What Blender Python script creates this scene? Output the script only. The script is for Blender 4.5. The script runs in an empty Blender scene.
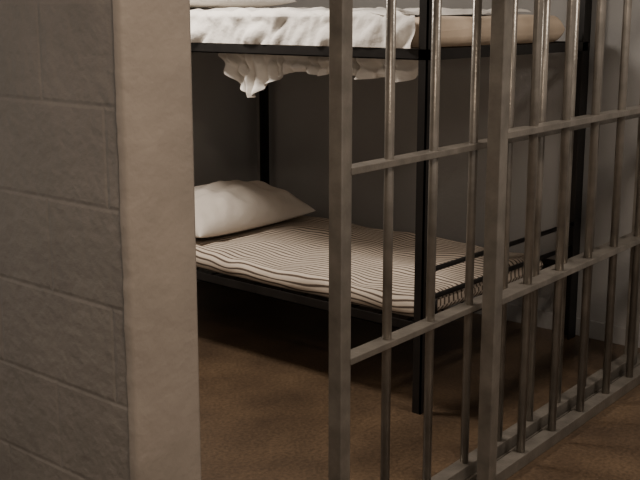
import bpy, bmesh, math, random
from mathutils import Vector, noise, Matrix
random.seed(3)
sc=bpy.context.scene
def link(o):
    sc.collection.objects.link(o); return o
# ---------- materials ----------
def mat(name, col, rough=.7, metal=0, var=.12, nscale=6, bump=.1, bscale=40, col2=None, spec=.5, bdist=.01):
    m=bpy.data.materials.new(name); m.use_nodes=True
    nt=m.node_tree; N=nt.nodes; L=nt.links
    b=N['Principled BSDF']; b.inputs['Roughness'].default_value=rough; b.inputs['Metallic'].default_value=metal
    b.inputs['Specular IOR Level'].default_value=spec
    tc=N.new('ShaderNodeTexCoord')
    n=N.new('ShaderNodeTexNoise'); n.inputs['Scale'].default_value=nscale; n.inputs['Detail'].default_value=6
    L.new(tc.outputs['Object'],n.inputs['Vector'])
    r=N.new('ShaderNodeValToRGB')
    c2=col2 or tuple(c*(1-var*2) for c in col)
    r.color_ramp.elements[0].position=.3; r.color_ramp.elements[0].color=(*c2,1)
    r.color_ramp.elements[1].position=.7; r.color_ramp.elements[1].color=(*col,1)
    L.new(n.outputs['Fac'],r.inputs['Fac']); L.new(r.outputs['Color'],b.inputs['Base Color'])
    n2=N.new('ShaderNodeTexNoise'); n2.inputs['Scale'].default_value=bscale; n2.inputs['Detail'].default_value=4
    L.new(tc.outputs['Object'],n2.inputs['Vector'])
    bp=N.new('ShaderNodeBump'); bp.inputs['Strength'].default_value=bump; bp.inputs['Distance'].default_value=bdist
    L.new(n2.outputs['Fac'],bp.inputs['Height']); L.new(bp.outputs['Normal'],b.inputs['Normal'])
    m['ramp']=r.name; m['bump']=bp.name; m['n2']=n2.name
    return m
M_wall=mat('painted_wall',(.335,.325,.31),.7,var=.05,nscale=3,bump=.15,bscale=60)
M_jamb=mat('jamb_paint',(.28,.24,.20),.5,var=.1,nscale=6,bump=.5,bscale=28,bdist=.006)
M_metal=mat('worn_steel',(.25,.225,.192),.33,metal=.5,var=.22,nscale=12,bump=.1,bscale=90)
M_black=mat('black_steel',(.02,.018,.017),.4,metal=.3,var=.2,nscale=10,bump=.05)
M_sheet=mat('white_cotton',(.84,.80,.74),.9,var=.03,nscale=5,bump=.4,bscale=18,bdist=.025)
M_pillow=mat('pillow_cotton',(.64,.58,.51),.9,var=.04,nscale=5,bump=.3,bscale=14,bdist=.02)
M_tan=mat('tan_ticking',(.66,.53,.40),.9,var=.08,nscale=8,bump=.2)
M_floor=mat('floor_concrete',(.115,.076,.045),.34,var=.1,nscale=3.5,bump=.12,bscale=110,col2=(.062,.041,.026),bdist=.002)
M_ceil=mat('ceiling_paint',(.3,.29,.28),.8)
nt=M_floor.node_tree;N=nt.nodes;L=nt.links
sp=N.new('ShaderNodeTexNoise');sp.inputs['Scale'].default_value=75;sp.inputs['Detail'].default_value=5
tc=N.new('ShaderNodeTexCoord');L.new(tc.outputs['Object'],sp.inputs['Vector'])
rr=N.new('ShaderNodeValToRGB');rr.color_ramp.elements[0].position=.35;rr.color_ramp.elements[0].color=(.7,.7,.7,1);rr.color_ramp.elements[1].position=.66;rr.color_ramp.elements[1].color=(1.25,1.25,1.25,1)
L.new(sp.outputs['Fac'],rr.inputs[0])
mx=N.new('ShaderNodeMix');mx.data_type='RGBA';mx.blend_type='MULTIPLY';mx.inputs[0].default_value=1
L.new(N[M_floor['ramp']].outputs[0],mx.inputs[6]);L.new(rr.outputs[0],mx.inputs[7]);L.new(mx.outputs[2],N['Principled BSDF'].inputs['Base Color'])
# block wall
M_block=mat('block_paint',(.225,.196,.166),.55,var=.09,nscale=7,bump=.75,bscale=30,bdist=.006)
nt=M_block.node_tree;N=nt.nodes;L=nt.links
tc=N.new('ShaderNodeTexCoord');sx=N.new('ShaderNodeSeparateXYZ');cb=N.new('ShaderNodeCombineXYZ')
L.new(tc.outputs['Object'],sx.inputs[0]);L.new(sx.outputs['Y'],cb.inputs['X'])
ad=N.new('ShaderNodeMath');ad.operation='ADD';ad.inputs[1].default_value=-.085
L.new(sx.outputs['Z'],ad.inputs[0]);L.new(ad.outputs[0],cb.inputs['Y'])
bk=N.new('ShaderNodeTexBrick');bk.inputs['Scale'].default_value=1;bk.inputs['Brick Width'].default_value=.44;bk.inputs['Row Height'].default_value=.22
bk.inputs['Mortar Size'].default_value=.009;bk.inputs['Mortar Smooth'].default_value=1.0
L.new(cb.outputs[0],bk.inputs['Vector'])
b2=N.new('ShaderNodeBump');b2.invert=True;b2.inputs['Strength'].default_value=.24;b2.inputs['Distance'].default_value=.006
L.new(bk.outputs['Fac'],b2.inputs['Height']);L.new(N[M_block['bump']].outputs['Normal'],b2.inputs['Normal'])
L.new(b2.outputs['Normal'],N['Principled BSDF'].inputs['Normal'])
# striped ticking
M_str=mat('striped_ticking',(.62,.53,.435),.9,var=.05,bump=.2,bscale=18,bdist=.01)
nt=M_str.node_tree;N=nt.nodes;L=nt.links
uv=N.new('ShaderNodeUVMap');uv.uv_map='UVMap'
sx=N.new('ShaderNodeSeparateXYZ')
tn=N.new('ShaderNodeTexNoise');tn.inputs['Scale'].default_value=3.2;tn.inputs['Detail'].default_value=1
L.new(uv.outputs[0],tn.inputs['Vector']);L.new(uv.outputs[0],sx.inputs[0])
m1=N.new('ShaderNodeMath');m1.operation='MULTIPLY_ADD';m1.inputs[1].default_value=.08
L.new(tn.outputs['Fac'],m1.inputs[0]);L.new(sx.outputs['X'],m1.inputs[2])
m2=N.new('ShaderNodeMath');m2.operation='MULTIPLY';m2.inputs[1].default_value=1/.029;L.new(m1.outputs[0],m2.inputs[0])
m3=N.new('ShaderNodeMath');m3.operation='FRACT';L.new(m2.outputs[0],m3.inputs[0])
m4=N.new('ShaderNodeValToRGB');m4.color_ramp.interpolation='LINEAR'
D=(.15,.125,.11,1)
e=m4.color_ramp.elements;e[0].position=.24;e[0].color=D;e[1].position=.35;e[1].color=(1,1,1,1)
x=m4.color_ramp.elements.new(.90);x.color=(1,1,1,1);x=m4.color_ramp.elements.new(1.);x.color=D
L.new(m3.outputs[0],m4.inputs[0])
mx=N.new('ShaderNodeMix');mx.data_type='RGBA';mx.blend_type='MULTIPLY';mx.inputs[0].default_value=1
L.new(N[M_str['ramp']].outputs[0],mx.inputs[6]);L.new(m4.outputs[0],mx.inputs[7]);L.new(mx.outputs[2],N['Principled BSDF'].inputs['Base Color'])
# ---------- helpers ----------
def empty(name,loc):
    o=bpy.data.objects.new(name,None);o.location=loc;o.empty_display_size=.1;return link(o)
def finish(bm,name,m,parent=None,smooth=False,bevel=0):
    me=bpy.data.meshes.new(name);bm.to_mesh(me);bm.free()
    o=link(bpy.data.objects.new(name,me));me.materials.append(m)
    if smooth:
        for p in me.polygons:p.use_smooth=True
    if bevel:
        md=o.modifiers.new('b','BEVEL');md.width=bevel;md.segments=2;md.limit_method='ANGLE'
    if parent:
        o.parent=parent;o.matrix_parent_inverse=Matrix.Translation(-Vector(parent.location))
    return o
def bbox(bm,x0,x1,y0,y1,z0,z1):
    v=[bm.verts.new((x,y,z)) for x in(x0,x1) for y in(y0,y1) for z in(z0,z1)]
    for f in((0,1,3,2),(4,6,7,5),(0,4,5,1),(2,3,7,6),(0,2,6,4),(1,5,7,3)):bm.faces.new([v[i] for i in f])
def box(name,x0,x1,y0,y1,z0,z1,m,parent=None,bevel=.002):
    bm=bmesh.new();bbox(bm,x0,x1,y0,y1,z0,z1);bmesh.ops.recalc_face_normals(bm,faces=bm.faces);return finish(bm,name,m,parent,False,bevel)
def tube(name,pts,r,m,parent=None,seg=16):
    bm=bmesh.new();pts=[Vector(p) for p in pts];rings=[]
    for i,p in enumerate(pts):
        d=(pts[min(i+1,len(pts)-1)]-pts[max(i-1,0)]).normalized()
        a=d.orthogonal() if i==0 else (A-d*A.dot(d))
        a.normalize();A=a;b=d.cross(a)
        rings.append([bm.verts.new(p+(a*math.cos(t)+b*math.sin(t))*r) for t in [2*math.pi*k/seg for k in range(seg)]])
    for q in range(len(rings)-1):
        for k in range(seg):bm.faces.new((rings[q][k],rings[q][(k+1)%seg],rings[q+1][(k+1)%seg],rings[q+1][k]))
    bm.faces.new(rings[0][::-1]);bm.faces.new(rings[-1])
    bmesh.ops.recalc_face_normals(bm,faces=bm.faces)
    o=finish(bm,name,m,parent)
    for p in o.data.polygons:p.use_smooth=len(p.vertices)==4
    return o
# ---------- room ----------
WX=1.362; WR=4.66
box('floor',-3,4.86,-4,4.7,-.1,0,M_floor,bevel=0)
box('ceiling',-3,4.86,-4,4.7,2.9,3.0,M_ceil,bevel=0)
box('wall_left',WX,1.553,1.715,4.5,0,2.9,M_block,bevel=.006)
box('wall_right',WR,4.86,-4,4.7,0,2.9,M_wall,bevel=0)
box('wall_back',WX,WR,4.5,4.7,0,2.9,M_wall,bevel=0)
bm=bmesh.new();n=200;rows=[]
for i in range(n+1):
    z=2.9*i/n
    e=.0025*noise.noise(Vector((0,3,z*9)))+.0025*noise.noise(Vector((5,3,z*35)))
    rows.append([bm.verts.new(c) for c in((WX-.003+e,1.716,z),(WX-.001+e,1.699,z),(WX+.006+e,1.694,z),(1.547,1.694,z),(1.556,1.699,z),(1.556,1.722,z))])
for a,b in zip(rows,rows[1:]):
    for k in range(5):bm.faces.new((a[k],a[k+1],b[k+1],b[k]))
bmesh.ops.recalc_face_normals(bm,faces=bm.faces)
finish(bm,'trim_1',M_jamb,None,True)
box('baseboard_right',WR-.015,WR,1.95,4.5,0,.09,M_wall)
# ---------- cell door (sliding) ----------
DY=1.79
d=empty('cell_door',(2.172,DY,0))
s=.023
box('leading_post',2.172-s,2.172+s,DY-s,DY+s,.03,2.14,M_metal,d,.003)
box('trailing_post',4.33,4.376,DY-s,DY+s,.03,2.14,M_metal,d,.003)
for i,z in enumerate((.632,1.175,1.72)):
    box('crossbar_%d'%i,2.19,4.34,DY-.026,DY+.026,z-.011,z+.009,M_metal,d)
box('bottom_rail',2.19,4.34,DY-.026,DY+.026,.03,.075,M_metal,d)
box('top_rail',2.19,4.34,DY-.026,DY+.026,2.09,2.14,M_metal,d)
for i in range(8):
    x=2.404+.2395*i
    tube('bar_%d'%i,[(x,DY,.06),(x,DY,2.1)],.0145,M_metal,d)
# ---------- fixed bar panel ----------
FY=1.712
PX=2.882
p=empty('cell_bar_panel',(PX,FY,0))
s=.025
box('post',PX-s,PX+s,FY-s,FY+s,0,2.9,M_metal,p,.003)
box('end_post',WR-.06,WR,FY-s,FY+s,0,2.9,M_metal,p,.003)
for i,z in enumerate((.66,1.212,1.76,2.3)):
    box('crossbar_%d'%i,PX+.02,WR-.05,FY-.027,FY+.027,z-.012,z+.01,M_metal,p)
box('bottom_rail',PX+.02,WR-.05,FY-.027,FY+.027,0,.045,M_metal,p)
box('floor_track',1.56,WR-.05,DY-.03,DY+.03,0,.028,M_metal,p)
box('base_plate',PX-.04,PX+.04,FY-.045,FY+.045,0,.008,M_metal,p)
for i in range(6):
    x=3.130+.249*i
    tube('bar_%d'%i,[(x,FY,.04),(x,FY,2.9)],.0155,M_metal,p)
box('header_track',1.56,WR-.05,DY-.035,DY+.05,2.145,2.22,M_metal,p)
rz=math.radians(2.0)
p.rotation_euler=(0,0,rz)
d.rotation_euler=(0,0,rz);d.location=(2.153,1.766,0)
# ---------- bunk bed ----------
X0,X1,Y0,Y1=3.27,4.60,2.26,4.38
b=empty('bunk_bed',(X0,Y0,0))
def angle_post(nm,x,y,dx,dy,w=.04):
    bm=bmesh.new();t=.006
    xs=sorted((x,x+dx*w));ys=sorted((y,y+dy*t));bbox(bm,*xs,*ys,0,1.95)
    xs=sorted((x,x+dx*t));ys=sorted((y,y+dy*w));bbox(bm,*xs,*ys,0,1.95)
    bmesh.ops.recalc_face_normals(bm,faces=bm.faces);finish(bm,nm,M_black,b)
angle_post('post_1',X0,Y0,1,1);angle_post('post_2',X1+.02,Y0,-1,1,.07);angle_post('post_3',X0,Y1,1,-1);angle_post('post_4',X1,Y1,-1,-1)
for k,z in enumerate((.37,1.45)):
    for nm,a in(('rail_near',(X0,X0+.006,Y0,Y1,z-.03,z+.012)),('rail_far',(X1-.006,X1,Y0,Y1,z-.03,z+.012)),
                ('lip_near',(X0,X0+.04,Y0,Y1,z-.03,z-.024)),('lip_far',(X1-.04,X1,Y0,Y1,z-.03,z-.024)),
                ('end_foot',(X0,X1,Y0,Y0+.006,z-.03,z+.012)),('end_head',(X0,X1,Y1-.006,Y1,z-.03,z+.012))):
        box('%s_%d'%(nm,k),*a,M_black,b,.001)
    for j in range(14):
        y=Y0+.12+j*.145
        tube('spring_%d_%d'%(k,j),[(X0+.01,y,z-.012),(X1-.01,y,z-.012)],.005,M_black,b,8)
    for j in range(7):
        x=X0+.15+j*.16
        tube('wire_%d_%d'%(k,j),[(x,Y0+.01,z-.02),(x,Y1-.01,z-.02)],.004,M_black,b,8)
def uloop(nm,y,za,zb):
    pts=[];R=.045;xa=X0+.075
    pts.append((X1,y,za));
    for t in range(0,7):
        a=math.pi/2+t/6*math.pi/2;pts.append((xa+R+R*math.cos(a),y,za-R+R*math.sin(a)))
    for t in range(0,7):
        a=math.pi+t/6*math.pi/2;pts.append((xa+R+R*math.cos(a),y,zb+R+R*math.sin(a)))
    pts.append((X1,y,zb));tube(nm,pts,.011,M_black,b,12)
uloop('foot_loop',Y0+.018,.585,.47)
tube('foot_upright',[(X0+.12,Y0+.018,.38),(X0+.12,Y0+.018,.48)],.009,M_black,b)
# ---------- mattress builder ----------
def mattress(name,x0,x1,y0,y1,z0,z1,m,amp,seed):
    bm=bmesh.new();uvl=bm.loops.layers.uv.new('UVMap')
    r=(z1-z0)*.42;prof=[];
    def arc(cx,cz,a0,a1):
        for k in range(6):
            a=a0+(a1-a0)*k/5;prof.append((cx+r*math.cos(a),cz+r*math.sin(a)))
    nx=36
    arc(x0+r,z0+r,1.5*math.pi,math.pi);arc(x0+r,z1-r,math.pi,.5*math.pi)
    for k in range(1,nx):prof.append((x0+r+(x1-x0-2*r)*k/nx,z1))
    arc(x1-r,z1-r,.5*math.pi,0);arc(x1-r,z0+r,0,-.5*math.pi)
    for k in range(1,nx):prof.append((x1-r-(x1-x0-2*r)*k/nx,z0))
    s=[0]
    P=len(prof)
    for k in range(P):
        a=prof[k];c=prof[(k+1)%P];s.append(s[-1]+math.hypot(a[0]-c[0],a[1]-c[1]))
    ny=70;rings=[];cz=(z0+z1)/2;cx=(x0+x1)/2
    ys=[y0+r*(1-math.cos(k/8*math.pi/2)) for k in range(8)]
    ys=ys+[y0+r+(y1-y0-2*r)*j/ny for j in range(ny+1)]+[y0+y1-y for y in ys[::-1]]
    for y in ys:
        e=min(y-y0,y1-y);q=1-min(e/r,1);sh=max(.25,math.sqrt(max(0,1-q*q*.9)))
        ring=[]
        for (x,z) in prof:
            zz=cz+(z-cz)*sh;xx=cx+(x-cx)*(1-.02*q*q)
            nn=noise.noise(Vector((x*3+seed,y*3,z*2)))*amp+noise.noise(Vector((x*9+seed,y*8,z*9)))*amp*.35
            if z>cz:zz+=nn
            xx+=nn*.8
            ring.append(bm.verts.new((xx,y,max(zz,z0))))
        rings.append(ring)
    for j in range(len(ys)-1):
        for k in range(P):
            f=bm.faces.new((rings[j][k],rings[j][(k+1)%P],rings[j+1][(k+1)%P],rings[j+1][k]))
            for l,(uu,vv) in zip(f.loops,((s[k],j),(s[k+1],j),(s[k+1],j+1),(s[k],j+1))):l[uvl].uv=(uu,ys[vv])
    for rg in(rings[0],rings[-1]):
        f=bm.faces.new(rg)
        for l in f.loops:l[uvl].uv=(l.vert.co.x,l.vert.co.z)
    bmesh.ops.recalc_face_normals(bm,faces=bm.faces)
    return finish(bm,name,m,None,True)
mattress('mattress',3.285,4.32,2.285,4.34,.384,.475,M_str,.018,1.3)
mattress('mattress',3.30,4.42,2.285,4.34,1.464,1.582,M_tan,.012,7.7)
# ---------- pillows ----------
def pillow(name,c,lx,ly,h,m,rz=0,seed=0):
    bm=bmesh.new();n=56;top={};bot={}
    for i in range(n+1):
        for j in range(n+1):
            u=math.sin((2*i/n-1)*math.pi/2);v=math.sin((2*j/n-1)*math.pi/2)
            w=max(0,(1-abs(u)**2.6))**.48*max(0,(1-abs(v)**2.6))**.48
            px=u*lx/2*(1-.06*(1-v*v));py=v*ly/2*(1-.07*(1-u*u))
            wr=noise.noise(Vector((u*2.2+seed,v*2.5,0)))*.016+noise.noise(Vector((u*6+seed,v*4,2)))*.018
            z=h*.60*w+wr*min(1,w*2)
            top[i,j]=bm.verts.new((px,py,z))
            bot[i,j]=top[i,j] if i in(0,n) or j in(0,n) else bm.verts.new((px,py,-h*.2*w))
    for i in range(n):
        for j in range(n):
            bm.faces.new((top[i,j],top[i+1,j],top[i+1,j+1],top[i,j+1]))
            bm.faces.new((bot[i,j],bot[i,j+1],bot[i+1,j+1],bot[i+1,j]))
    bmesh.ops.recalc_face_normals(bm,faces=bm.faces)
    o=finish(bm,name,m,None,True);o.location=c;o.rotation_euler=(0,0,rz);return o
pillow('pillow',(3.78,3.91,.530),.88,.56,.29,M_pillow,.02,2)
pillow('pillow',(3.80,4.0,1.655),.8,.5,.22,M_sheet,0,9)
# ---------- sheet ----------
bm=bmesh.new();ny=190;y0=2.40;y1=4.36
prof=[(4.30-.99*k/24,1.597) for k in range(25)]
prof+=[(3.30-.022*math.sin(a),1.577+.02*math.cos(a)) for a in (.3,.7,1.1,1.57)]
prof+=[(3.278,1.577-.113*k/10) for k in range(1,11)]
rows=[]
for j in range(ny+1):
    r=[]
    for k,(x,z) in enumerate(prof):
        ys_=y0+.05*noise.noise(Vector((x*3,z*5,1)))-(.09 if k>26 else 0)
        y=ys_+(y1-ys_)*j/ny
        dr=max(0,1-(y-ys_)/.04);dr=.015*dr*dr
        t=noise.noise(Vector((x*4,y*4,z*4)))*.016+noise.noise(Vector((x*11,y*13+z*9,z*9)))*.022
        if k<27: r.append(bm.verts.new((x,y,z+abs(t)+.004-dr)))
        else: r.append(bm.verts.new((x-abs(t)*1.8-.002,y,z)))
    rows.append(r)
for a,c in zip(rows,rows[1:]):
    for k in range(len(prof)-1):bm.faces.new((a[k],a[k+1],c[k+1],c[k]))
rows=[];ny=320
def hang(y):
    if y>3.22: return .06+.18*math.sin(min(1,(3.46-y)/.24)*math.pi*.62)
    base=.105+.02*math.sin(y*9)+.012*math.sin(y*27)
    if y<2.75: base+=.035
    if y<2.45: base-=(2.45-y)*.6
    k=max(0,min(1,(y-3.08)/.14));return base*(1-k)+.225*k
for j in range(ny+1):
    y=2.33+(3.46-2.33)*j/ny;r=[];H=hang(y)
    for k in range(19):
        t=k/18
        amp=.016+.009*noise.noise(Vector((y*4,9,1)))
        f=amp*math.sin(y*84+6*math.sin(y*4)+t*2.5)*(.5+t)+.045*noise.noise(Vector((y*8+t*2,t*4,4)))
        r.append(bm.verts.new((3.352+f+.02*math.sin(t*3),y+.02*t*math.sin(y*31+2*t),1.462-H*t)))
    rows.append(r)
for a,c in zip(rows,rows[1:]):
    for k in range(18):bm.faces.new((a[k],a[k+1],c[k+1],c[k]))
o=finish(bm,'bed_sheet',M_sheet,None,True)
# ---------- lamps ----------
def ceil_lamp(x,y,z,power,sz,col):
    e=empty('ceiling_lamp',(x,y,2.9))
    box('housing',x-sz/2,x+sz/2,y-sz/2,y+sz/2,z,z+.04,M_black,e)
    tube('stem',[(x,y,z+.03),(x,y,2.9)],.012,M_black,e)
    l=bpy.data.lights.new('lamp','AREA');l.energy=power;l.size=sz*.9;l.color=col
    lo=link(bpy.data.objects.new('lamp',l));lo.location=(x,y,z-.01);lo.parent=e
    lo.matrix_parent_inverse=Matrix.Translation((-x,-y,-2.9))
ceil_lamp(2.6,3.4,2.5,52,.45,(1,.90,.80))
ceil_lamp(.95,.45,2.6,42,.4,(1,.82,.66))
ceil_lamp(3.3,.6,2.8,42,.5,(1,.88,.77))  # unseen lamp, added to brighten the right side
w=bpy.data.worlds.new('World');sc.world=w;w.use_nodes=True
w.node_tree.nodes['Background'].inputs[0].default_value=(1,.90,.80,1);w.node_tree.nodes['Background'].inputs[1].default_value=.58
# ---------- camera ----------
c=bpy.data.cameras.new('camera');co=link(bpy.data.objects.new('camera',c));sc.camera=co
th=math.radians(11.3);f=1055*math.cos(th)
c.sensor_width=36;c.lens=f/640*36;c.clip_start=.05
c.shift_y=-(240-(12+f*math.tan(th)))/640
a=math.radians(40.5)
co.location=(0,0,1.6);co.rotation_euler=(math.pi/2-th,0,a-math.pi/2)
